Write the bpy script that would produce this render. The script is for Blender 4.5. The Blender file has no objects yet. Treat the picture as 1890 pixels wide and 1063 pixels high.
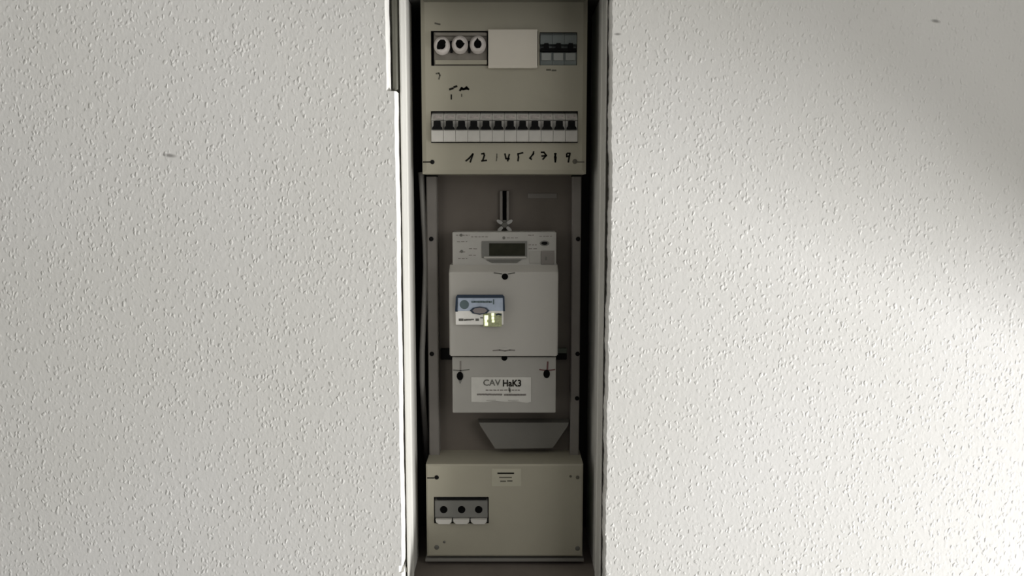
import bpy, bmesh, math, random
from mathutils import Vector
random.seed(7)
scene = bpy.context.scene
COL = scene.collection

# ------------------------------------------------------------------ camera
F = 1483.0                       # focal length in pixels of the 1890x1063 frame
PITCH = math.radians(6.3)        # camera looks slightly down
CAM = Vector((0.0, 0.0, 1.70))
cam_d = bpy.data.cameras.new('camera')
cam_d.sensor_width = 36.0
cam_d.lens = 36.0 * F / 1890.0
cam_d.clip_start = 0.02
cam = bpy.data.objects.new('camera', cam_d)
cam.location = CAM
cam.rotation_euler = (math.pi / 2 - PITCH, 0, 0)
COL.objects.link(cam)
scene.camera = cam

# ------------------------------------------------------------------ light
world = bpy.data.worlds.new('world'); scene.world = world
world.use_nodes = True
bg = world.node_tree.nodes['Background']
bg.inputs['Color'].default_value = (1.0, 0.985, 0.945, 1)
bg.inputs['Strength'].default_value = 0.17

def area_light(name, loc, target, sx, sy, watts, col):
    d = bpy.data.lights.new(name, 'AREA'); d.shape = 'RECTANGLE'
    d.size = sx; d.size_y = sy; d.energy = watts; d.color = col
    o = bpy.data.objects.new(name, d); COL.objects.link(o)
    o.location = loc
    o.rotation_euler = (Vector(target) - Vector(loc)).to_track_quat('-Z', 'Y').to_euler()
    return o
# low light from the right, through an opening added out of view
area_light('low_right_light', (2.80, 0.25, 0.38), (0.3, 1.0, 1.35), 0.70, 0.50, 148.0, (1.0, 0.995, 0.985))
# added soft fill from the right behind the camera, no window stands there
area_light('soft_fill_right', (1.75, -0.75, 1.95), (0.0, 1.08, 1.65), 1.3, 1.2, 15.0, (1.0, 0.985, 0.955))

vs = scene.view_settings
vs.view_transform = 'Standard'; vs.look = 'None'; vs.gamma = 1.0; vs.exposure = 0.0
vs.use_curve_mapping = False

# ------------------------------------------------------------------ helpers
WALL_Y, COVER_Y, PLATE_Y = 1.08, 1.18, 1.25
CX = -0.0114                      # middle of the cabinet
SIN, COS = math.sin(PITCH), math.cos(PITCH)

def P(px, py, Y):
    x = (px - 945.0) / F; y = (py - 531.5) / F
    t = Y / (COS - y * SIN)
    return Vector((x * t, Y, CAM.z + (-SIN - y * COS) * t))
def PX(px, py, Y): return P(px, py, Y).x
def PZ(py, Y): return P(945, py, Y).z
def RECT(x0, y0, x1, y1, Y):
    m = (y0 + y1) / 2
    return PX(x0, m, Y), PX(x1, m, Y), PZ(y1, Y), PZ(y0, Y)     # x0 x1 z0 z1
def SC(py, Y):                    # metres per pixel
    return PX(946, py, Y)

MATS = {}
def mat(name, col, rough=0.6, metal=0.0, var=0.06, scale=30.0, bump=0.0, bscale=400.0, emit=None, spec=0.4):
    if name in MATS: return MATS[name]
    m = bpy.data.materials.new(name); m.use_nodes = True
    nt = m.node_tree; n = nt.nodes; b = n['Principled BSDF']
    b.inputs['Roughness'].default_value = rough
    b.inputs['Metallic'].default_value = metal
    b.inputs['Specular IOR Level'].default_value = spec
    tc = n.new('ShaderNodeTexCoord')
    nz = n.new('ShaderNodeTexNoise'); nz.inputs['Scale'].default_value = scale; nz.inputs['Detail'].default_value = 4
    nt.links.new(tc.outputs['Object'], nz.inputs['Vector'])
    rp = n.new('ShaderNodeValToRGB')
    rp.color_ramp.elements[0].position = 0.3; rp.color_ramp.elements[1].position = 0.7
    rp.color_ramp.elements[0].color = tuple(c * (1 - var) for c in col) + (1,)
    rp.color_ramp.elements[1].color = tuple(min(1, c * (1 + var)) for c in col) + (1,)
    nt.links.new(nz.outputs['Fac'], rp.inputs['Fac'])
    nt.links.new(rp.outputs['Color'], b.inputs['Base Color'])
    if bump:
        nb = n.new('ShaderNodeTexNoise'); nb.inputs['Scale'].default_value = bscale
        nt.links.new(tc.outputs['Object'], nb.inputs['Vector'])
        bp = n.new('ShaderNodeBump'); bp.inputs['Strength'].default_value = bump; bp.inputs['Distance'].default_value = 0.0006
        nt.links.new(nb.outputs['Fac'], bp.inputs['Height']); nt.links.new(bp.outputs['Normal'], b.inputs['Normal'])
    if emit:
        b.inputs['Emission Color'].default_value = emit[0] + (1,); b.inputs['Emission Strength'].default_value = emit[1]
    MATS[name] = m
    return m

def wall_material():
    m = bpy.data.materials.new('rough_white_plaster'); m.use_nodes = True
    nt = m.node_tree; n = nt.nodes; L = nt.links.new
    b = n['Principled BSDF']; b.inputs['Roughness'].default_value = 0.75
    b.inputs['Specular IOR Level'].default_value = 0.25
    geo = n.new('ShaderNodeNewGeometry')
    # slow tint of the paint
    nz = n.new('ShaderNodeTexNoise'); nz.inputs['Scale'].default_value = 2.2; nz.inputs['Detail'].default_value = 2
    L(geo.outputs['Position'], nz.inputs['Vector'])
    rp = n.new('ShaderNodeValToRGB')
    rp.color_ramp.elements[0].position = 0.35; rp.color_ramp.elements[1].position = 0.65
    rp.color_ramp.elements[0].color = (0.735, 0.727, 0.695, 1)
    rp.color_ramp.elements[1].color = (0.765, 0.758, 0.74, 1)
    L(nz.outputs['Fac'], rp.inputs['Fac'])
    col = rp.outputs['Color']
    # three small scuffs on the paint
    for (px, py, wx, wz, ang) in ((313, 287, 15, 4.5, 6), (1727, 39, 11, 4, 10), (1140, 63, 8, 3, 0)):
        c = P(px, py, WALL_Y); s = SC(py, WALL_Y)
        mp = n.new('ShaderNodeMapping'); mp.vector_type = 'TEXTURE'
        mp.inputs['Location'].default_value = c
        mp.inputs['Rotation'].default_value = (0, math.radians(ang), 0)
        mp.inputs['Scale'].default_value = (wx * s, 0.05, wz * s)
        L(geo.outputs['Position'], mp.inputs['Vector'])
        ln = n.new('ShaderNodeVectorMath'); ln.operation = 'LENGTH'; L(mp.outputs['Vector'], ln.inputs[0])
        mr = n.new('ShaderNodeMapRange'); mr.inputs['From Min'].default_value = 0.3; mr.inputs['From Max'].default_value = 1.0
        mr.inputs['To Min'].default_value = 0.75; mr.inputs['To Max'].default_value = 0.0
        L(ln.outputs['Value'], mr.inputs['Value'])
        mx = n.new('ShaderNodeMix'); mx.data_type = 'RGBA'
        mx.inputs['B'].default_value = (0.2, 0.19, 0.18, 1)
        L(mr.outputs['Result'], mx.inputs['Factor']); L(col, mx.inputs['A'])
        col = mx.outputs['Result']
    L(col, b.inputs['Base Color'])
    # relief: scattered grains plus a rolled-paint undulation
    st = n.new('ShaderNodeMapping'); st.inputs['Scale'].default_value = (1.0, 1.0, 0.72)
    L(geo.outputs['Position'], st.inputs['Vector'])
    wz = n.new('ShaderNodeTexNoise'); wz.inputs['Scale'].default_value = 160.0; wz.inputs['Detail'].default_value = 1.0
    L(st.outputs['Vector'], wz.inputs['Vector'])
    wa = n.new('ShaderNodeVectorMath'); wa.operation = 'MULTIPLY_ADD'; wa.inputs[1].default_value = (0.006, 0.0, 0.006)
    L(wz.outputs['Color'], wa.inputs[0]); L(st.outputs['Vector'], wa.inputs[2])
    vo = n.new('ShaderNodeTexVoronoi'); vo.inputs['Scale'].default_value = 195.0; vo.inputs['Randomness'].default_value = 1.0
    L(wa.outputs['Vector'], vo.inputs['Vector'])
    r1 = n.new('ShaderNodeMapRange'); r1.interpolation_type = 'SMOOTHSTEP'
    r1.inputs['From Min'].default_value = 0.52; r1.inputs['From Max'].default_value = 0.12
    L(vo.outputs['Distance'], r1.inputs['Value'])
    sp = n.new('ShaderNodeSeparateColor'); L(vo.outputs['Color'], sp.inputs['Color'])
    pw = n.new('ShaderNodeMath'); pw.operation = 'POWER'; pw.inputs[1].default_value = 1.1; L(sp.outputs['Red'], pw.inputs[0])
    gr = n.new('ShaderNodeMath'); gr.operation = 'MULTIPLY'; L(r1.outputs['Result'], gr.inputs[0]); L(pw.outputs['Value'], gr.inputs[1])
    n2 = n.new('ShaderNodeTexNoise'); n2.inputs['Scale'].default_value = 150.0; n2.inputs['Detail'].default_value = 2.0
    L(st.outputs['Vector'], n2.inputs['Vector'])
    ad = n.new('ShaderNodeMath'); ad.operation = 'MULTIPLY_ADD'; ad.inputs[1].default_value = 0.55
    L(n2.outputs['Fac'], ad.inputs[0]); L(gr.outputs['Value'], ad.inputs[2])
    bp = n.new('ShaderNodeBump'); bp.inputs['Strength'].default_value = 1.0; bp.inputs['Distance'].default_value = 0.00052
    L(ad.outputs['Value'], bp.inputs['Height']); L(bp.outputs['Normal'], b.inputs['Normal'])
    return m

# --- objects
def wloc(o):
    v = Vector((0, 0, 0))
    while o is not None:
        v += Vector(o.location); o = o.parent
    return v
def tag(o, label=None, cat=None, group=None, kind=None):
    if label: o['label'] = label
    if cat: o['category'] = cat
    if group: o['group'] = group
    if kind: o['kind'] = kind
    return o
def thing(name, loc, label, cat, group=None):
    o = bpy.data.objects.new(name, None); o.empty_display_size = 0.02
    COL.objects.link(o); o.location = loc
    return tag(o, label, cat, group)
def obj(name, bm, m, parent=None, smooth=False):
    bmesh.ops.recalc_face_normals(bm, faces=bm.faces)
    vs_ = [v.co for v in bm.verts]
    lo = Vector([min(c[i] for c in vs_) for i in range(3)]); hi = Vector([max(c[i] for c in vs_) for i in range(3)])
    org = Vector(((lo.x + hi.x) / 2, (lo.y + hi.y) / 2, lo.z))
    bmesh.ops.translate(bm, verts=bm.verts, vec=-org)
    me = bpy.data.meshes.new(name); bm.to_mesh(me); bm.free()
    if smooth:
        for p in me.polygons: p.use_smooth = True
    me.materials.append(m)
    o = bpy.data.objects.new(name, me); COL.objects.link(o)
    if parent is not None: o.parent = parent
    o.location = org - wloc(parent)
    return o
def dup(o, dx, parent=None):
    c = o.copy(); COL.objects.link(c)
    if parent is None: c.location = Vector(o.location) + Vector(dx)
    else: c.parent = parent
    for ch in [x for x in o.children]: dup(ch, dx, c)
    return c
def NB(): return bmesh.new()

# --- shapes (all in world metres)
def box(bm, x0, x1, y0, y1, z0, z1, bev=0.0, seg=2):
    r = bmesh.ops.create_cube(bm, size=1.0)
    for v in r['verts']:
        v.co = Vector((x0 + (v.co.x + .5) * (x1 - x0), y0 + (v.co.y + .5) * (y1 - y0), z0 + (v.co.z + .5) * (z1 - z0)))
    if bev > 0:
        es = list({e for v in r['verts'] for e in v.link_edges})
        bmesh.ops.bevel(bm, geom=es, offset=bev, segments=seg, profile=0.5, affect='EDGES')
    return bm
def pbox(bm, x0, y0, x1, y1, Y, depth, bev=0.0, Ypix=None):
    a, b, c, d = RECT(x0, y0, x1, y1, Y if Ypix is None else Ypix)
    return box(bm, a, b, Y, Y + depth, c, d, bev)
def lathe(bm, cx, cz, prof, n=28, sx=1.0, sz=1.0):
    """prof: list of (radius, Y); axis along Y"""
    rings = []
    for r, y in prof:
        if r < 1e-6: rings.append([bm.verts.new((cx, y, cz))])
        else: rings.append([bm.verts.new((cx + sx * r * math.cos(2 * math.pi * k / n), y, cz + sz * r * math.sin(2 * math.pi * k / n))) for k in range(n)])
    for a, b in zip(rings, rings[1:]):
        for k in range(n):
            k2 = (k + 1) % n
            if len(a) == 1 and len(b) == 1: continue
            if len(a) == 1: bm.faces.new((a[0], b[k], b[k2]))
            elif len(b) == 1: bm.faces.new((a[k], a[k2], b[0]))
            else: bm.faces.new((a[k], a[k2], b[k2], b[k]))
    return bm
def prism(bm, pts, y0, y1, grow=0.0):
    """pts: (x,z) outline, extruded from y0 to y1; the y1 end grows outward"""
    mx = sum(p[0] for p in pts) / len(pts); mz = sum(p[1] for p in pts) / len(pts)
    a = [bm.verts.new((x, y0, z)) for x, z in pts]
    b = [bm.verts.new((mx + (x - mx) * (1 + grow), y1, mz + (z - mz) * (1 + grow))) for x, z in pts]
    bm.faces.new(a); bm.faces.new(b[::-1])
    for k in range(len(pts)):
        k2 = (k + 1) % len(pts); bm.faces.new((a[k], b[k], b[k2], a[k2]))
    return bm
def xprism(bm, pts, x0, x1):
    """pts: (y,z) side outline, extruded along X"""
    a = [bm.verts.new((x0, y, z)) for y, z in pts]; b = [bm.verts.new((x1, y, z)) for y, z in pts]
    bm.faces.new(a); bm.faces.new(b[::-1])
    for k in range(len(pts)):
        k2 = (k + 1) % len(pts); bm.faces.new((a[k], b[k], b[k2], a[k2]))
    return bm
def zprism(bm, pts, z0, z1):
    """pts: (x,y) plan outline, extruded along Z"""
    a = [bm.verts.new((x, y, z0)) for x, y in pts]; b = [bm.verts.new((x, y, z1)) for x, y in pts]
    bm.faces.new(a); bm.faces.new(b[::-1])
    for k in range(len(pts)):
        k2 = (k + 1) % len(pts); bm.faces.new((a[k], b[k], b[k2], a[k2]))
    return bm
def stroke(bm, pts, Y, w, th=0.0003):
    """pen stroke through pixel points, w pixels wide, lying on the plane Y"""
    for (xa, ya), (xb, yb) in zip(pts, pts[1:]):
        a = P(xa, ya, Y); b = P(xb, yb, Y); hw = w * SC(ya, Y) / 2
        d = Vector((b.x - a.x, 0, b.z - a.z)); d.normalize(); nrm = Vector((-d.z, 0, d.x)) * hw; e = d * hw * .6
        q = [a + nrm - e, a - nrm - e, b - nrm + e, b + nrm + e]
        prism(bm, [(v.x, v.z) for v in q], Y - th, Y)
    return bm
def tube(bm, pts, r, n=12):
    rings = []
    for i, p in enumerate(pts):
        d = (pts[min(i + 1, len(pts) - 1)] - pts[max(i - 1, 0)]).normalized()
        u = d.cross(Vector((0, 1, 0))); u = u.normalized() if u.length > 1e-4 else Vector((1, 0, 0)); w = d.cross(u)
        rings.append([bm.verts.new(p + (u * math.cos(2 * math.pi * k / n) + w * math.sin(2 * math.pi * k / n)) * r) for k in range(n)])
    for a, b in zip(rings, rings[1:]):
        for k in range(n): bm.faces.new((a[k], a[(k + 1) % n], b[(k + 1) % n], b[k]))
    bm.faces.new(rings[0]); bm.faces.new(rings[-1][::-1])
    return bm
def text(name, s, px, py, h_px, Y, m, parent, w_px=None, bold=0.0):
    """flat printed text, centred on the pixel, lying just in front of plane Y"""
    cu = bpy.data.curves.new(name, 'FONT'); cu.body = s; cu.align_x = 'CENTER'; cu.align_y = 'CENTER'
    cu.size = 1.0; cu.offset = bold; cu.extrude = 0.0; cu.resolution_u = 3
    t = bpy.data.objects.new(name + '_tmp', cu); COL.objects.link(t)
    dg = bpy.context.evaluated_depsgraph_get(); dg.update()
    me = bpy.data.meshes.new_from_object(t.evaluated_get(dg))
    bpy.data.objects.remove(t); bpy.data.curves.remove(cu)
    xs = [v.co.x for v in me.vertices]; ys = [v.co.y for v in me.vertices]
    w = max(xs) - min(xs); h = max(ys) - min(ys); mx = (max(xs) + min(xs)) / 2; my = (max(ys) + min(ys)) / 2
    s_ = SC(py, Y); kz = h_px * s_ / h; kx = (w_px * s_ / w) if w_px else kz
    for v in me.vertices: v.co = Vector(((v.co.x - mx) * kx, 0, (v.co.y - my) * kz))
    me.materials.clear(); me.materials.append(m)
    o = bpy.data.objects.new(name, me); COL.objects.link(o); o.parent = parent
    c = P(px, py, Y); c.y -= 0.0004
    o.location = c - wloc(parent)
    return o

def cover(root, x0, x1, z0, z1, holes, m, depth=0.07, ch=0.006, cd=0.003):
    """sheet-steel cover: front plate with cut-outs, chamfered rim and folded sides"""
    bm = NB()
    xs = sorted({x0 + ch, x1 - ch} | {h[0] for h in holes} | {h[1] for h in holes})
    zs = sorted({z0 + ch, z1 - ch} | {h[2] for h in holes} | {h[3] for h in holes})
    def full(i, j):
        if i < 0 or j < 0 or i >= len(xs) - 1 or j >= len(zs) - 1: return None
        cx = (xs[i] + xs[i + 1]) / 2; cz = (zs[j] + zs[j + 1]) / 2
        return not any(h[0] < cx < h[1] and h[2] < cz < h[3] for h in holes)
    V = {}
    def v(x, y, z):
        k = (round(x, 6), round(y, 6), round(z, 6))
        if k not in V: V[k] = bm.verts.new((x, y, z))
        return V[k]
    Y = COVER_Y; T = 0.0018
    for i in range(len(xs) - 1):
        for j in range(len(zs) - 1):
            if not full(i, j): continue
            a, b, c, d = xs[i], xs[i + 1], zs[j], zs[j + 1]
            bm.faces.new((v(a, Y, c), v(b, Y, c), v(b, Y, d), v(a, Y, d)))
            for di, dj, e in ((-1, 0, ((a, c), (a, d))), (1, 0, ((b, c), (b, d))), (0, -1, ((a, c), (b, c))), (0, 1, ((a, d), (b, d)))):
                if full(i + di, j + dj) is False:
                    (p, q), (r, s) = e
                    bm.faces.new((v(p, Y, q), v(r, Y, s), v(r, Y + T, s), v(p, Y + T, q)))
    # chamfered rim and folded sides
    loops = [(ch, Y), (0, Y + cd), (0, Y + depth)]
    rings = []
    for off, yy in loops:
        rings.append([v(x0 + off, yy, z0 + off), v(x1 - off, yy, z0 + off), v(x1 - off, yy, z1 - off), v(x0 + off, yy, z1 - off)])
    for A, B in zip(rings, rings[1:]):
        for k in range(4): bm.faces.new((A[k], A[(k + 1) % 4], B[(k + 1) % 4], B[k]))
    return obj('front_plate', bm, m, root)

# ------------------------------------------------------------------ materials
M_wall = wall_material()
M_paint = mat('painted_side_wall', (0.7, 0.69, 0.66), 0.8)
M_floor = mat('grey_floor', (0.4, 0.39, 0.37), 0.6)
M_frame = mat('cabinet_frame_grey', (0.67, 0.66, 0.62), 0.42, var=0.04, scale=8, bump=0.15, bscale=120)
M_flange = mat('frame_flange_shaded_olive', (0.26, 0.255, 0.21), 0.6)  # darker than the jamb: the groove's shadow is in this colour
M_void = mat('shade_dark_cabinet_inside', (0.035, 0.034, 0.033), 0.9)  # near black: shade of the deep side gaps put into the colour
M_plate = mat('brown_meter_board', (0.135, 0.116, 0.098), 0.55, var=0.10, scale=14)
M_rail = mat('rail_grey', (0.195, 0.18, 0.165), 0.5)
M_cover = mat('cover_beige_grey', (0.335, 0.315, 0.25), 0.5, var=0.05, scale=9, bump=0.1, bscale=300)
M_white = mat('white_plastic', (0.60, 0.56, 0.485), 0.4, var=0.03, scale=20)
M_mcb = mat('breaker_light_grey', (0.50, 0.485, 0.45), 0.45, var=0.05, scale=60)
M_print = mat('rating_print', (0.46, 0.42, 0.40), 0.5, var=0.3, scale=260)
M_black = mat('black_plastic', (0.006, 0.006, 0.006), 0.6, spec=0.08)
M_hole = mat('dark_hole', (0.004, 0.004, 0.004), 0.9, spec=0.05)
M_ink = mat('marker_ink', (0.014, 0.013, 0.01), 0.7, spec=0.1)
M_faint = mat('faint_ink', (0.10, 0.095, 0.075), 0.7)
M_fusebase = mat('fuse_base_grey', (0.235, 0.215, 0.185), 0.5, var=0.12, scale=80)
M_porc = mat('fuse_cap_porcelain', (0.56, 0.52, 0.49), 0.3, var=0.1, scale=120)
M_blue = mat('breaker_blue_grey', (0.15, 0.17, 0.165), 0.5, var=0.08, scale=60)
M_bluel = mat('breaker_pale_grey', (0.27, 0.28, 0.265), 0.5, var=0.08, scale=60)
M_meter = mat('meter_main_grey', (0.40, 0.385, 0.355), 0.42, var=0.03, scale=12)
M_head = mat('meter_head_grey', (0.37, 0.36, 0.335), 0.45, var=0.04, scale=40)
M_term = mat('terminal_cover_grey', (0.33, 0.32, 0.295), 0.5, var=0.04, scale=20)
M_lcd = mat('lcd_olive', (0.022, 0.022, 0.014), 0.4, var=0.2, scale=90, spec=0.15)
M_bezel = mat('bezel_grey', (0.16, 0.158, 0.145), 0.4)
M_dark = mat('dark_grey_plastic', (0.12, 0.118, 0.105), 0.5)
M_sticker = mat('sticker_white', (0.52, 0.51, 0.475), 0.4, var=0.05, scale=60)
M_paper = mat('module_white', (0.80, 0.785, 0.75), 0.4, var=0.05, scale=90)
M_navy = mat('module_navy', (0.022, 0.036, 0.06), 0.4)
M_sky = mat('module_pale_blue', (0.40, 0.46, 0.56), 0.35, var=0.1, scale=120)
M_emblem = mat('module_emblem', (0.11, 0.15, 0.16), 0.4)
M_port = mat('port_mauve', (0.26, 0.235, 0.235), 0.3)
M_glint = mat('glint_yellow_green', (0.7, 0.8, 0.3), 0.4, emit=((0.93, 1.0, 0.62), 1.3))  # emission stands in for bright glints on the module front
M_olive = mat('module_window_olive', (0.37, 0.39, 0.23), 0.35, var=0.25, scale=300)
M_steel = mat('bright_steel', (0.62, 0.61, 0.58), 0.28, metal=1.0, var=0.08, scale=200)
M_redmark = mat('red_brown_mark', (0.12, 0.055, 0.055), 0.6)
M_chute = mat('cable_cover_grey', (0.175, 0.168, 0.152), 0.6, var=0.05, scale=20)
M_cable = mat('cable_grey', (0.33, 0.32, 0.30), 0.45)
M_green = mat('earth_strip_green', (0.07, 0.085, 0.065), 0.5)
M_hinge = mat('hinge_olive', (0.12, 0.118, 0.095), 0.5)

# ------------------------------------------------------------------ the room
ZTOP_CAB = PZ(-40, WALL_Y)                  # head of the niche, above the picture
ZBOT_CAB = CAM.z - 0.56                     # cabinet floor
XL, XR = -0.1525, 0.1290                    # plaster edges of the niche
RET = 1.1155                                # depth of the plaster return
z_notch = PZ(168, WALL_Y); z_n2a = PZ(1057, WALL_Y); z_n2b = PZ(1044, WALL_Y)
def edge_l(z):
    w = 0.0004 * math.sin(z * 31) + 0.00018 * math.sin(z * 173 + 1)
    if z > z_notch: return XL - 0.0105 + w
    if z_n2a < z < z_n2b: return XL - 0.0035 + w
    return XL + w
def edge_r(z):
    r = z - CAM.z
    bulge = 0.0022 * math.exp(-((r + 0.02) / 0.12) ** 2)
    return XR + bulge + 0.0006 * math.sin(z * 47 + 2) + 0.0005 * math.sin(z * 141) + 0.0003 * math.sin(z * 533)
bm = NB()
HI, X0, X1 = 2.60, -2.2, 1.30
M_edge = mat('smooth_plaster_edge', (0.76, 0.75, 0.72), 0.7, var=0.02)
zs = [ZBOT_CAB + (ZTOP_CAB - ZBOT_CAB) * k / 260 for k in range(261)]
for zc in (z_notch, z_n2a, z_n2b): zs += [zc - 1e-5, zc + 1e-5]
zs = sorted(zs)
for side in (0, 1):
    fe = edge_l if side == 0 else edge_r; xo = X0 if side == 0 else X1
    prev = None
    for z in zs:
        r_ = bm.verts.new((fe(z), WALL_Y + 0.0025, z)) ; sgn = -1 if side == 0 else 1
        rim = bm.verts.new((fe(z) + sgn * 0.0025, WALL_Y, z))
        cur = (bm.verts.new((xo, WALL_Y, z)), rim, r_, bm.verts.new((fe(z), RET, z)))
        if prev:
            for k in range(3):
                f = bm.faces.new((prev[k], prev[k + 1], cur[k + 1], cur[k])); f.material_index = 1 if k else 0
        prev = cur
for za, zb in ((0.0, ZBOT_CAB), (ZTOP_CAB, HI)):
    bm.faces.new([bm.verts.new(c) for c in ((X0, WALL_Y, za), (X1, WALL_Y, za), (X1, WALL_Y, zb), (X0, WALL_Y, zb))])
for zc in (ZBOT_CAB, ZTOP_CAB):
    bm.faces.new([bm.verts.new(c) for c in ((XL - .02, WALL_Y, zc), (XR + .02, WALL_Y, zc), (XR + .02, RET, zc), (XL - .02, RET, zc))])
wall = obj('wall_back', bm, M_wall); wall.data.materials.append(M_edge); wall['kind'] = 'structure'

HEAD = 1.25                                 # head of an unseen opening, set to shape the shadow on the wall
bm = NB()
box(bm, X1, X1 + 0.12, 0.98, 1.08, 0, HI); box(bm, X1, X1 + 0.12, 0.15, 0.98, HEAD, HI)
o = obj('wall_right', bm, M_paint); o['kind'] = 'structure'
bm = NB(); box(bm, X0, X1 + 1.6, -1.4, 1.08, -0.05, 0.0); o = obj('floor', bm, M_floor); o['kind'] = 'structure'
bm = NB(); box(bm, X0, X1 + 0.12, -1.4, 1.2, HI, HI + 0.05); o = obj('ceiling', bm, M_paint); o['kind'] = 'structure'

# ------------------------------------------------------------------ the cabinet
ROOT = Vector((CX, 1.2, ZBOT_CAB))
cab = thing('meter_cabinet', ROOT, 'tall narrow grey steel meter cabinet set into the white plaster wall', 'cabinet')
JL, JR = -0.1477, 0.1249                    # inner faces of the frame
for s, j in ((-1, JL), (1, JR)):
    e = 1.217 if s < 0 else 1.300           # the right hand jamb reaches further back
    pts = [(j, 1.100), (j, 1.140), (j - s * 0.0012, 1.143), (j - s * 0.0012, 1.150), (j, 1.153), (j, e), (j + s * 0.0025, e), (j + s * 0.0025, 1.1015), (j + s * 0.0016, 1.100)]
    bm = NB(); zprism(bm, pts, ZBOT_CAB - 0.01, ZTOP_CAB); obj('jamb', bm, M_frame, cab)
    bm = NB(); box(bm, min(j + s * .002, j + s * .04), max(j + s * .002, j + s * .04), RET - 0.001, RET + 0.001, ZBOT_CAB - 0.012, ZTOP_CAB); obj('flange', bm, M_flange, cab)
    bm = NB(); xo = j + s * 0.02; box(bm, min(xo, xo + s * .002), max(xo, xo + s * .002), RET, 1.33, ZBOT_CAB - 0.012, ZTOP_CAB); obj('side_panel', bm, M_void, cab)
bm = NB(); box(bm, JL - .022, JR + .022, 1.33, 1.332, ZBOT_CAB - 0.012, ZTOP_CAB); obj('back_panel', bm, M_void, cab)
bm = NB(); box(bm, JL - .03, JR + .03, 1.078, 1.33, ZBOT_CAB - 0.014, ZBOT_CAB); obj('bottom_panel', bm, mat('bottom_brown', (0.13, 0.112, 0.097), .7), cab)
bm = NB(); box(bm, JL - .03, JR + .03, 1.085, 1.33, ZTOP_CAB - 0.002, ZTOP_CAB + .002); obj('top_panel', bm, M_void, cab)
# bottom rail below the lower cover
a, b, c, d = RECT(790, 1032, 1078, 1038, COVER_Y)
bm = NB(); box(bm, -0.1335, 0.1105, COVER_Y + .002, COVER_Y + .03, c, d, 0.001); obj('bottom_rail', bm, M_chute, cab)
# meter board and its two rails
bm = NB(); box(bm, -0.1145, 0.0915, PLATE_Y, PLATE_Y + .004, PZ(857, COVER_Y) , PZ(315, PLATE_Y)); obj('meter_board', bm, M_plate, cab)
z0r, z1r = PZ(857, COVER_Y), PZ(326, 1.225)
for x0, x1, dots in ((-0.1300, -0.1140, ((796, 441), (797, 653))), (0.0912, 0.1050, ((1067, 441), (1066, 653), (1065, 735)))):
    bm = NB(); zprism(bm, [(x0, 1.226), (x0 + .0015, 1.2245), (x1 - .0015, 1.2245), (x1, 1.226), (x1, 1.27), (x0, 1.27)], z0r, z1r)
    rl = obj('mounting_rail', bm, M_rail, cab)
    for px, py in dots:
        c = P(px, py, 1.2245); bm = NB()
        lathe(bm, c.x, c.z, [(0, 1.2222), (.0024, 1.2222), (.0034, 1.2232), (.0034, 1.225)], 14); obj('screw', bm, M_black, rl, True)
    bm = NB(); c = P(940, 820, 1.2245)
# embossed plate on the board, crossbar behind the meter
bm = NB(); pbox(bm, 974, 357, 1028, 366, PLATE_Y - .0012, .0012, .0004); obj('embossed_strip', bm, M_rail, cab)
bm = NB(); a, b, c, d = RECT(813, 644, 1046, 664, 1.2405); box(bm, a, b, 1.2405, 1.25, c, d, .001); cb = obj('crossbar', bm, M_black, cab)
bm = NB(); pbox(bm, 1029, 643, 1046, 652, 1.2391, .0014); obj('earth_strip', bm, M_green, cb)
# hinges standing in the notches of the plaster
def hinge(py0, py1, px, Y):
    c = P(px, 100 if py1 < 500 else py0, Y); z0 = PZ(py1, Y); z1 = PZ(py0, Y)
    bm = NB(); n = 16; r = 0.0042
    prof = [(0.0022, z0 - .0032), (0.0036, z0 - .0018), (r, z0), (r, z1)]
    rings = [[bm.verts.new((c.x + rr * math.cos(2 * math.pi * k / n), c.y + rr * math.sin(2 * math.pi * k / n), z)) for k in range(n)] for rr, z in prof]
    for A, B in zip(rings, rings[1:]):
        for k in range(n): bm.faces.new((A[k], A[(k + 1) % n], B[(k + 1) % n], B[k]))
    bm.faces.new(rings[0]); bm.faces.new(rings[-1][::-1])
    obj('hinge', bm, M_hinge, cab, True)
hinge(-60, 163, 730, 1.104)
hinge(1046, 1051, 750, 1.104)

# ------------------------------------------------------------------ upper cover
XPL, XPR = -0.1305, 0.1078
Y = COVER_Y
zb, zt = PZ(321, Y), PZ(-4, Y)
up = thing('upper_cover', ((XPL + XPR) / 2, Y, zb), 'beige grey cover plate with breaker cut-outs and handwritten numbers, top of the cabinet', 'cover plate')
holes = [RECT(795.5, 57, 993, 121.5, Y), RECT(996, 59.5, 1065, 120.5, Y), RECT(795.5, 205, 1066.5, 264, Y)]
cover(up, XPL, XPR, zb, zt, holes, M_cover)
# corner locks
def lock(root, px, py, line=None, m=None, r=4.0, slot=True):
    c = P(px, py, Y); R = r * SC(py, Y)
    bm = NB(); lathe(bm, c.x, c.z, [(0, Y - .0012), (R * .7, Y - .0012), (R, Y - .0004), (R, Y + .001)], 16)
    lk = obj('lock', bm, m or M_black, root, True)
    if line:
        bm = NB(); stroke(bm, line, Y, 2.0); obj('slot_mark', bm, M_ink if m is None else M_faint, lk)
lock(up, 798, 299, [(781, 299), (795, 299)])
lock(up, 1061, 298, [(1066, 299), (1078, 299)], M_faint, 4.5)
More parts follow.
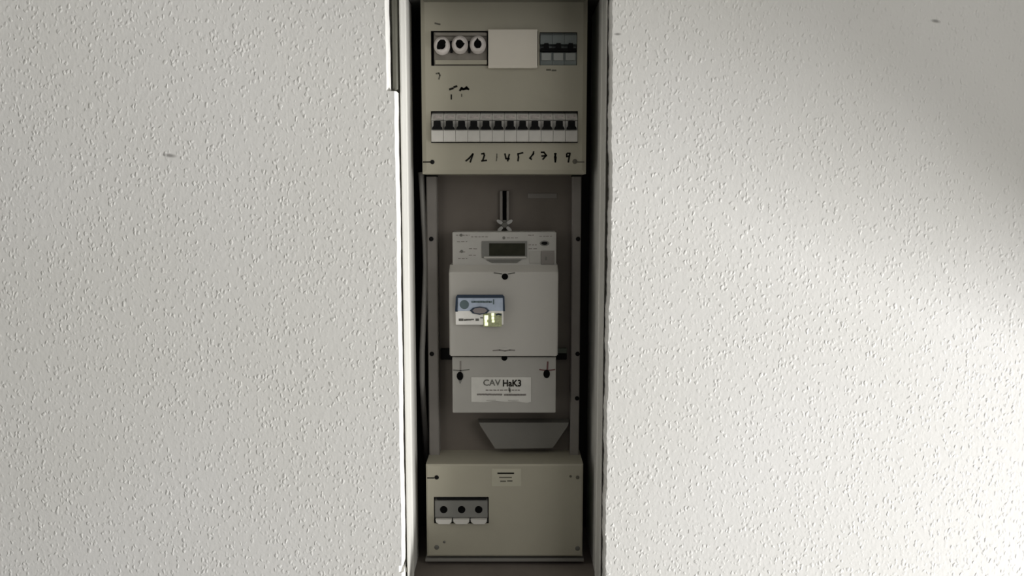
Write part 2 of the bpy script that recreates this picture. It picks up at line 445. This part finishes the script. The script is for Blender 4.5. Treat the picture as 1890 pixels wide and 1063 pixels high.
# handwriting (black marker) on the sheet
DIG = {
 'digit_one':   [[(860, 297), (866, 292), (873, 284)], [(873, 284), (868, 299)]],
 'digit_two':   [[(889, 284), (893, 283), (894, 287), (891, 296)], [(889, 297), (898, 296)]],
 'digit_three': [[(917, 284), (917, 290), (916, 297)]],
 'digit_four':  [[(932, 284), (934, 293), (940, 293)], [(940, 285), (937, 297)]],
 'digit_five':  [[(965, 282), (956, 284), (957, 290), (956, 297)]],
 'digit_six':   [[(985, 280), (984, 285)], [(985, 283), (978, 292), (981, 294)]],
 'digit_seven': [[(999, 281), (1004, 281), (1008, 287), (1002, 294)], [(1000, 288), (1009, 287)]],
 'digit_eight': [[(1026, 283), (1024, 290), (1025, 299)], [(1024, 283), (1026, 291), (1025, 299)]],
 'digit_nine':  [[(1046, 284), (1046, 289), (1051, 288), (1052, 283), (1047, 283)], [(1051, 287), (1049, 299)]],
}
for k, sts in DIG.items():
    bm = NB()
    for s in sts: stroke(bm, s, Y, 1.9 if k == 'digit_three' else 3.0)
    obj('handwritten_' + k, bm, M_faint if k == 'digit_three' else M_ink, up)
for nm, sts, w, m in (('scribble', [[(830, 165), (836, 163)], [(838, 161), (843, 159)]], 3.6, M_ink),
                      ('scribble', [[(849, 167), (852, 162), (856, 165), (861, 161), (865, 165)], [(851, 165), (864, 164)]], 3.4, M_ink),
                      ('tick_mark', [[(833, 175), (833, 183)]], 2.4, M_ink), ('tick_mark', [[(852, 174), (852, 178)]], 2.2, M_faint),
                      ('handwritten_digit_two', [[(805, 136), (810, 135), (812, 139), (810, 146)]], 2.6, M_faint),
                      ('pen_mark', [[(803, 43), (812, 45)]], 3.0, M_faint)):
    bm = NB()
    for s in sts: stroke(bm, s, Y, w)
    obj(nm, bm, m, up)

# ------------------------------------------------------------------ twelve circuit breakers
pitch = (PX(1065.5, 235, Y) - PX(796.5, 235, Y)) / 12
x00 = PX(796.5, 235, Y)
ORD = ['first', 'second', 'third', 'fourth', 'fifth', 'sixth', 'seventh', 'eighth', 'ninth', 'tenth', 'eleventh', 'twelfth']
zB, zM, zTg, zT = PZ(262, Y), PZ(240, Y), PZ(223.5, Y), PZ(206, Y)
mcb = thing('circuit_breaker', (x00 + pitch / 2, Y, zB), 'x', 'circuit breaker', 'circuit breakers in the row of twelve')
bm = NB()
xprism(bm, [(Y - .006, zB), (Y - .007, zB + .001), (Y - .007, zM - .0015), (Y - .006, zM), (Y - .002, zM), (Y - .002, zTg), (Y - .004, zTg + .0008), (Y - .005, zTg + .002), (Y + .004, zT - .003), (Y + .010, zT), (Y + .045, zT), (Y + .045, zB)],
       x00 + .00025, x00 + pitch - .00025)
obj('body', bm, M_mcb, mcb)
bm = NB(); cxm = x00 + pitch / 2; px1 = SC(235, Y)
prism(bm, [(cxm - 9.6 * px1, zM + .0003), (cxm + 9.6 * px1, zM + .0003), (cxm + 8.2 * px1, zM + 4.5 * px1), (cxm + 6.3 * px1, zM + 6 * px1), (cxm + 6.0 * px1, zTg - .0006), (cxm - 6.0 * px1, zTg - .0006), (cxm - 6.3 * px1, zM + 6 * px1), (cxm - 8.2 * px1, zM + 4.5 * px1)], Y - .010, Y + .004)
obj('toggle', bm, M_black, mcb)
bm = NB(); xprism(bm, [(Y - .0044, zTg + .0035), (Y + .0012, zT - .0050), (Y + .0020, zT - .0050), (Y - .0030, zTg + .0035)], cxm - .0062, cxm + .0062)
obj('rating_label', bm, M_print, mcb)
def mcb_label(i):
    if i == 0: return 'black-toggled circuit breaker at the left end of the row of twelve'
    if i == 11: return 'black-toggled circuit breaker at the right end of the row of twelve'
    return 'black-toggled circuit breaker, %s from the left in the row of twelve' % ORD[i]
mcb['label'] = mcb_label(0)
for i in range(1, 12):
    c = dup(mcb, (pitch * i, 0, 0)); c['label'] = mcb_label(i)

# ------------------------------------------------------------------ fuse block with three screw caps
fx0, fx1, fz0, fz1 = RECT(800, 58, 899, 121, Y)
fb = thing('fuse_block', ((fx0 + fx1) / 2, Y, fz0), 'grey brown fuse block holding three white screw caps, upper left of the cabinet', 'fuse block')
bm = NB(); box(bm, fx0, fx1, Y + .004, Y + .05, fz0, fz1, .001); obj('body', bm, M_fusebase, fb)
bm = NB(); a, b, c, d = RECT(803, 111, 899, 119, Y); box(bm, a, b, Y - .002, Y + .004, c, d, .0008); obj('lower_ledge', bm, M_cover, fb)
bm = NB(); a, b, c, d = RECT(803, 60, 899, 66, Y); box(bm, a, b, Y, Y + .004, c, d, .0008); obj('upper_ledge', bm, M_fusebase, fb)
for px in (833, 866):
    bm = NB(); a, b, c, d = RECT(px - 2, 76, px + 2, 97, Y); box(bm, a, b, Y - .001, Y + .0045, c, d, .0005); obj('cap_shadow', bm, M_black, fb)  # black strips stand in for the shadows beside the caps
s = SC(85, Y)
HOLES = ([(806, 87), (808, 78), (813, 73), (820, 73), (823, 78), (819, 86), (812, 91), (807, 91)],
         [(841, 80), (844, 74), (849, 73), (853, 78), (858, 80), (854, 86), (849, 90), (844, 87)],
         [(876, 85), (878, 76), (881, 69), (884, 75), (888, 82), (886, 88), (880, 89)])
for i, px, py in ((0, 816, 85), (1, 849, 83), (2, 882, 83)):
    c = P(px, py, Y); R = 15 * s
    bm = NB(); lathe(bm, c.x, c.z, [(R * .44, Y - .0065), (R * .48, Y - .0085), (R * .70, Y - .0085), (R * .84, Y - .0072), (R * .88, Y - .004), (R, Y - .0032), (R, Y + .0042)], 28, 1.0, 1.08)
    t = obj('screw_cap', bm, M_porc, fb, True); t['label'] = 'white porcelain screw cap'
    hp = HOLES[i]; bm = NB(); prism(bm, [(P(a_, b_, Y - .0087).x, P(a_, b_, Y - .0087).z) for a_, b_ in hp], Y - .0088, Y); obj('sight_hole', bm, M_hole, t)

# blank plate between the fuses and the three-pole breaker
a, b, c, d = RECT(901, 54, 992, 126, Y - .004)
bm = NB(); box(bm, a, b, Y - .0055, Y, c, d, .0012, 3)
o = obj('blank_plate', bm, M_white); tag(o, 'plain cream white blanking plate between the fuse caps and the blue grey breaker', 'blanking plate')

# ------------------------------------------------------------------ three-pole breaker, upper right
bx0, bx1, bz0, bz1 = RECT(997, 60, 1064, 121, Y)
tp = thing('three_pole_breaker', ((bx0 + bx1) / 2, Y, bz0), 'blue grey three-pole breaker with linked black levers, upper right of the cabinet', 'circuit breaker')
w3 = (bx1 - bx0) / 3; zz = lambda py: PZ(py, Y)
for k in range(3):
    xa, xb = bx0 + w3 * k + .0002, bx0 + w3 * (k + 1) - .0002
    bm = NB(); xprism(bm, [(Y + .001, zz(120)), (Y - .001, zz(114)), (Y - .001, zz(97)), (Y + .004, zz(96)), (Y + .004, zz(84)), (Y - .003, zz(82)), (Y - .003, zz(66)), (Y + .001, zz(61)), (Y + .04, zz(61)), (Y + .04, zz(120))], xa, xb)
    po = obj('pole', bm, M_blue, tp)
    bm = NB(); xm = (xa + xb) / 2; box(bm, xm - w3 * .40, xm + w3 * .40, Y - .003, Y - .0008, zz(112), zz(98), .0006); obj('lower_panel', bm, M_bluel, po)
    bm = NB(); prism(bm, [(xm - .0040, zz(92)), (xm + .0040, zz(92)), (xm + .0030, zz(81)), (xm - .0030, zz(81))], Y - .006, Y + .004); obj('lever', bm, M_black, po)
bm = NB(); box(bm, bx0 + .0004, bx1 - .0004, Y - .005, Y + .004, zz(96), zz(90), .0006); obj('lever_bar', bm, M_black, tp)
for px, py, w in ((1009, 129, 7), (1019, 130, 7)):
    bm = NB(); stroke(bm, [(px, py), (px + w, py)], Y, 3.0); obj('faint_mark', bm, M_faint, up)

# ------------------------------------------------------------------ electricity meter
zmb = PZ(762, 1.185)
em = thing('electricity_meter', (CX, 1.21, zmb), 'grey electricity meter with a small display, in the middle of the cabinet', 'electricity meter')
# head housing
YH = 1.196
bm = NB(); a, b, c, d = RECT(835, 428, 1027, 492, YH); box(bm, a, b, YH, 1.24, c - .003, d, .002, 3); hd = obj('head_housing', bm, M_head, em)
# main cover with its sloping shoulder
YM = 1.177
x0, x1, _, _ = RECT(829, 502, 1030, 656, YM)
z0m, z1m = PZ(656.5, YM), PZ(502.5, YM); zsh = PZ(489, YH)
bm = NB(); xprism(bm, [(YM, z0m), (YM, z1m - .0005), (YM + .0008, z1m + .0006), (YH - .0006, zsh), (1.24, zsh), (1.24, z0m), (YM + .0008, z0m - .0006)], x0, x1)
bmesh.ops.bevel(bm, geom=[e for e in bm.edges if abs(e.verts[0].co.x - e.verts[1].co.x) < 1e-6 and min(e.verts[0].co.y, e.verts[1].co.y) < YM + .002], offset=.0016, segments=2, affect='EDGES')
mc = obj('main_cover', bm, M_meter, em)
# terminal cover
YT = 1.184
bm = NB(); a, b, c, d = RECT(835, 659, 1026, 762, YT); box(bm, a, b, YT, 1.24, c, d, .0014, 2); tc = obj('terminal_cover', bm, M_term, em)
# display: bezel frame, glass, ledge below it
bm = NB(); pbox(bm, 889, 445, 973, 476, YH - .0014, .0016, .0005); bz = obj('display_bezel', bm, M_bezel, hd)
bm = NB(); pbox(bm, 903, 449, 969, 472, YH - .0022, .001, .0002); obj('display_glass', bm, M_lcd, bz)
bm = NB(); pbox(bm, 893, 473.5, 972, 477, YH - .0034, .0026, .0008); obj('display_ledge', bm, M_meter, bz)
bm = NB(); a = P(931, 481, YH); prism(bm, [(PX(897, 479, YH), PZ(479, YH)), (PX(963, 479, YH), PZ(479, YH)), (PX(954, 485, YH), PZ(485, YH)), (PX(908, 485, YH), PZ(485, YH))], YH - .0012, YH); obj('name_strip', bm, M_dark, hd)
# optical port and button
c = P(1005, 449, YH); s = SC(449, YH)
bm = NB(); lathe(bm, c.x, c.z, [(8 * s, YH), (7 * s, YH - .0012), (5.4 * s, YH - .0012), (5.2 * s, YH - .0006), (0, YH - .0006)], 20, 1.1, .62); op = obj('optical_port', bm, M_bezel, hd, True)
bm = NB(); lathe(bm, c.x, c.z, [(0, YH - .0012), (5 * s, YH - .0011), (5 * s, YH)], 16, 1.2, .55); obj('port_lens', bm, M_black, op)
bm = NB(); pbox(bm, 977, 464, 998, 486, YH - .0008, .0008, .0003); obj('data_plate', bm, M_term, hd)
bm = NB(); pbox(bm, 999, 463, 1023, 488, YH - .0016, .0016, .0007); bt = obj('push_button', bm, M_rail, hd)
bm = NB(); stroke(bm, [(1008, 475), (1008, 479)], YH - .0017, 3); obj('button_mark', bm, M_dark, bt)
# small print of the face: short uneven lines
rnd = random.Random(3)
lines = [(842, 866, 434), (870, 900, 437), (844, 862, 446), (848, 858, 465), (846, 862, 477), (866, 882, 459), (866, 878, 471), (975, 985, 434), (996, 1018, 436), (976, 990, 452), (976, 992, 459), (936, 956, 439)]
for xa, xb, py in lines:
    bm = NB(); x = xa
    while x < xb:
        w = rnd.uniform(2.5, 6); stroke(bm, [(x, py), (min(x + w, xb), py + rnd.uniform(-.3, .3))], YH, 1.5); x += w + rnd.uniform(2, 3.5)
    o = obj('small_print', bm, M_rail, hd); o['kind'] = 'stuff'
for px, py in ((852, 464), (930, 439), (851, 434)):
    bm = NB(); c = P(px, py, YH); lathe(bm, c.x, c.z, [(0, YH - .0008), (.0018, YH - .0008), (.0022, YH)], 12); obj('pilot_dot', bm, M_dark, hd)
# seal screws
def seal(root, px, py, Yp, r, brow, drop=1.0, m=None):
    c = P(px, py, Yp); R = r * SC(py, Yp)
    bm = NB(); lathe(bm, c.x, c.z, [(0, Yp - .0006), (R * .6, Yp - .0008), (R, Yp - .0012), (R * 1.08, Yp)], 18, 1.0, drop); o = obj('seal_screw', bm, m or M_hole, root, True)
    for b in brow:
        bm = NB(); stroke(bm, b, Yp, 2.2); obj('embossed_mark', bm, M_dark, o)
seal(mc, 932, 510.5, YM, 5.4, [[(912, 503.5), (923, 505), (926, 505.5)], [(938, 505.5), (942, 505), (950, 503.5)]])
seal(tc, 931, 660.5, YT, 5.0, [])
bm = NB(); stroke(bm, [(910, 647), (922, 646), (932, 647.5), (941, 646), (950, 646.5)], YM, 2.4); obj('embossed_mark', bm, M_rail, mc)
bm = NB(); stroke(bm, [(920, 641), (935, 641)], YM, 1.2); obj('embossed_mark', bm, M_head, mc)
seal(tc, 849, 694, YT, 5.6, [[(837, 683), (850, 684), (866, 682)]], 1.35)
seal(tc, 1009, 690, YT, 5.6, [], 1.35)
bm = NB(); stroke(bm, [(850, 667), (850, 689)], YT, 3.0); obj('embossed_mark', bm, M_rail, tc)
bm = NB(); stroke(bm, [(996, 682), (1009, 684), (1024, 682)], YT, 2.6); stroke(bm, [(1011, 668), (1010, 684)], YT, 3.2); obj('red_mark', bm, M_redmark, tc)
bm = NB(); prism(bm, [(P(846, 700, YT).x, PZ(700, YT)), (P(853, 700, YT).x, PZ(700, YT)), (P(850, 708, YT).x, PZ(708, YT)), (P(848.5, 708, YT).x, PZ(708, YT))], YT - .0004, YT); obj('embossed_mark', bm, M_bezel, tc)
# printed sticker on the terminal cover
bm = NB(); a, b, c, d = RECT(870, 696, 980, 743, YT); YS = YT - .0005
n = 14; pts = [(a, d), (b, d), (b, c + .0012)] + [(b + (a - b) * k / n, c + .0022 * math.sin(math.pi * k / n) + .0008 * math.sin(5 * k)) for k in range(1, n)] + [(a, c + .0012)]
prism(bm, pts, YS, YT); sk = obj('paper_sticker', bm, M_sticker, tc)
text('printed_name', 'CAV', 908, 706, 12, YS, M_dark, sk, 32, 0.02)
text('printed_name', 'HaK3', 945, 707, 13, YS, M_ink, sk, 34, 0.03)
bm = NB(); rnd = random.Random(5)
for xa, xb, py, w, gap in ((897, 959, 720, 2.0, 2.6), (881, 926, 728, 3.2, 1.2), (931, 970, 728.5, 3.4, 1.2)):
    x = xa
    while x < xb:
        l = rnd.uniform(2, 5.5); stroke(bm, [(x, py), (min(x + l, xb), py + rnd.uniform(-.3, .3))], YS, w); x += l + gap
obj('printed_lines', bm, M_rail, sk)
bm = NB(); stroke(bm, [(940, 716), (941, 723)], YS, 3.2); obj('ink_spot', bm, M_dark, sk)
bm = NB(); stroke(bm, [(898, 739), (915, 738.5)], YS, 1.2); stroke(bm, [(938, 739), (957, 738.5)], YS, 1.2); obj('printed_lines', bm, M_term, sk)

# ------------------------------------------------------------------ small reader module stuck on the meter
YR = YM - .006
a, b, c, d = RECT(840, 545, 931, 600, YR)
rd = thing('reader_module', ((a + b) / 2, YM, c), 'small blue and white reader module with bright yellow green glints on the meter', 'reader module')
bm = NB(); a, b, c, d = RECT(841, 572, 929, 599.5, YR); box(bm, a, b, YR, YM, c, d, .0008); lowp = obj('lower_front', bm, M_paper, rd)
bm = NB(); a, b, c, d = RECT(843, 548, 929, 574, YR); box(bm, a, b, YR - .0004, YM, c, d, .0008); upp = obj('upper_front', bm, M_sky, rd)
# dark trim on the top and both sides
bm = NB()
def P2(px, py): p = P(px, py, YR); return (p.x, p.z)
prism(bm, [P2(841, 575), P2(840, 573), P2(841.5, 548), P2(844, 544.5), P2(928, 544.5), P2(931, 548), P2(932, 574), P2(929, 574), P2(928.5, 549.5), P2(845, 549.5), P2(844.5, 573), P2(845, 575)], YR - .0012, YM)
obj('dark_trim', bm, M_navy, rd)
c = P(857, 562, YR); s = SC(562, YR)
bm = NB(); lathe(bm, c.x, c.z, [(0, YR - .0012), (7.5 * s, YR - .0012), (8.5 * s, YR - .0004)], 24); obj('round_emblem', bm, M_emblem, upp)
bm = NB()
x = 871
rnd = random.Random(11)
while x < 905:
    l = rnd.uniform(3, 6); stroke(bm, [(x, 557 + rnd.uniform(-.4, .4)), (x + l, 557)], YR - .0004, 3.4); x += l + 1.1
stroke(bm, [(911, 553), (911, 561)], YR - .0004, 2.4); obj('printed_words', bm, M_emblem, upp)
c = P(885.5, 573, YR)
bm = NB(); lathe(bm, c.x, c.z, [(18 * s, YR), (18 * s, YR - .0016), (15 * s, YR - .0022), (13.5 * s, YR - .0016)], 8, 1.0, .42); op = obj('oval_window_rim', bm, M_navy, rd)
bm = NB(); lathe(bm, c.x, c.z, [(0, YR - .0017), (14 * s, YR - .0016)], 8, 1.0, .42); obj('window_pane', bm, M_port, op)
bm = NB()
for xa, xb, py, w in ((848, 854, 590, 4.5), (857, 860, 590.5, 3), (861, 864, 590, 3.2), (866, 869, 590, 3.0), (870.5, 874, 589.5, 2.6), (879, 882.5, 590, 4.4), (887, 891, 586.5, 2)):
    stroke(bm, [(xa, py), (xb, py)], YR, w)
obj('printed_words', bm, M_dark, lowp)
bm = NB(); pbox(bm, 892, 578, 926, 603, YR - .0008, .0012, .0003); lw = obj('olive_window', bm, M_olive, rd)
for x0, y0, x1, y1 in ((894, 582, 901, 590), (894.5, 595, 900.5, 601), (907, 578, 912, 583), (907.5, 584, 912, 590), (908, 591, 912.5, 595), (894.5, 590, 899, 594.5)):
    bm = NB(); pbox(bm, x0, y0, x1, y1, YR - .0014, .0008, .0002); obj('glint_patch', bm, M_glint, lw)
bm = NB(); stroke(bm, [(916, 581), (920, 579.5), (925, 581)], YR - .0009, 2.6); obj('dark_arc', bm, M_navy, lw)

# ------------------------------------------------------------------ hanger above the meter
YP = PLATE_Y - .004
hz0, hz1 = PZ(424, YP), PZ(352, YP)
hg = thing('meter_hanger', (PX(931, 400, YP), YP, hz0), 'slotted steel hanger bracket with a bright wing nut above the meter', 'hanger')
for x0, x1 in ((922.5, 927.5), (935, 939.5)):
    bm = NB(); a, b, _, _ = RECT(x0, 352, x1, 420, YP); box(bm, a, b, YP - .002, PLATE_Y, hz0, hz1, .0008); obj('bracket_bar', bm, M_rail, hg)
bm = NB(); a, b, _, _ = RECT(928, 352, 934.5, 420, YP); box(bm, a, b, YP + .003, PLATE_Y, hz0, hz1); obj('slot', bm, M_hole, hg)
c = P(931.5, 415, YP); s = SC(415, YP)
bm = NB(); lathe(bm, c.x, c.z, [(0, YP - .012), (4.5 * s, YP - .012), (5.5 * s, YP - .010), (5.5 * s, YP - .004), (9 * s, YP - .003), (9 * s, YP)], 18); nt_ = obj('bolt', bm, M_dark, hg)
for ang in (32, 148, 222, 318):
    ca, sa = math.cos(math.radians(ang)), math.sin(math.radians(ang))
    bm = NB(); cx_, cz_ = c.x + 10.5 * s * ca, c.z + 10.5 * s * sa
    pts = []
    for k in range(12):
        th = 2 * math.pi * k / 12; u, v = 6.5 * s * math.cos(th), 3.2 * s * math.sin(th)
        pts.append((cx_ + u * ca - v * sa, cz_ + u * sa + v * ca))
    prism(bm, pts, YP - .010, YP - .006); obj('wing', bm, M_steel, nt_)

# ------------------------------------------------------------------ trapezoid cable cover below the meter
YC = 1.228
def Q(px, py): p = P(px, py, YC); return (p.x, p.z)
bm = NB(); prism(bm, [Q(884, 780), Q(1050, 780), Q(1048, 786), Q(1020, 827), Q(914, 828), Q(888, 788)], YC, PLATE_Y, 0.03)
o = obj('cable_cover', bm, M_chute); tag(o, 'dark grey trapezoid cable cover directly below the meter', 'cable cover')

# grey cable running down the left gap
pts_px = [(777, 318), (779, 345), (782, 400), (785, 450), (786, 490), (784, 550), (781, 610), (779, 650), (779, 700), (782, 750), (785, 800), (787, 850)]
cable_y = [1.236] * 9 + [1.255, 1.28, 1.31]
bm = NB(); tube(bm, [P(px, py, yy) for (px, py), yy in zip(pts_px, cable_y)], 0.0047, 12)
o = obj('cable', bm, M_cable, None, True); tag(o, 'grey cable hanging in the gap along the left rail of the cabinet', 'cable')

# ------------------------------------------------------------------ lower cover
zb2, zt2 = PZ(1027, Y), PZ(857, Y)
lo = thing('lower_cover', ((XPL + XPR) / 2, Y, zb2), 'beige grey box cover with one three-hole switch, bottom of the cabinet', 'cover plate')
cover(lo, XPL, XPR, zb2, zt2, [RECT(801, 917, 902, 966, Y)], M_cover, ch=.0025, cd=.0015)
lock(lo, 806, 881, [(789, 882), (801, 882)])
lock(lo, 1066, 881, None, M_faint, 3.5); lock(lo, 1053, 879, None, M_faint, 2.4)
lock(lo, 806, 1010, None, M_dark, 4.5); lock(lo, 820, 1000, None, M_dark, 2.4)
lock(lo, 1066, 1012, None, M_dark, 4.5)
bm = NB(); pbox(bm, 908, 865, 962, 897, Y - .0004, .0004); st = obj('paper_label', bm, mat('label_beige', (0.39, 0.37, 0.295), .5), lo)
bm = NB(); stroke(bm, [(919, 873.5), (948, 873.5)], Y - .0004, 3.0); obj('label_heading', bm, M_ink, st)
bm = NB(); stroke(bm, [(922, 881), (944, 881)], Y - .0004, 2.2); stroke(bm, [(924, 888), (933, 888)], Y - .0004, 2.6); stroke(bm, [(937, 887.5), (945, 887.5)], Y - .0004, 2.6); obj('label_lines', bm, M_faint, st)

# main switch seen through the cut-out
sx0, sx1, sz0, sz1 = RECT(803, 918, 900, 965, Y)
sw = thing('main_switch', ((sx0 + sx1) / 2, Y, sz0), 'grey three-pole main switch with three black holes and white tabs in the lower cover', 'main switch')
bm = NB(); xprism(bm, [(Y + .004, zz(965)), (Y + .004, zz(956)), (Y - .001, zz(954.5)), (Y - .001, zz(924)), (Y + .006, zz(921)), (Y + .02, zz(918)), (Y + .05, zz(918)), (Y + .05, zz(965))], sx0, sx1); obj('body', bm, M_bezel, sw)
bm = NB(); pbox(bm, 806, 918.5, 898, 922.5, Y - .0014, .0014, .0004); obj('top_slot', bm, M_black, sw)
w3 = (sx1 - sx0) / 3
for k, px in enumerate((819, 852, 883.5)):
    c = P(px, 940, Y); R = 5.6 * SC(940, Y)
    bm = NB(); lathe(bm, c.x, c.z, [(R * 1.25, Y - .001), (R * 1.1, Y - .0018), (R, Y - .0018), (R * .9, Y - .0012), (0, Y - .0012)], 18); o = obj('test_hole', bm, M_hole, sw, True)
    xa, xb = sx0 + w3 * k + .001, sx0 + w3 * (k + 1) - .001
    bm = NB(); prism(bm, [(xa, zz(956)), (xb, zz(956)), (xb - .0006, zz(961)), (xb - .004, zz(964.5)), (xa + .005, zz(964.5)), (xa + .001, zz(961))], Y - .006, Y + .004); obj('white_tab', bm, M_mcb, sw)
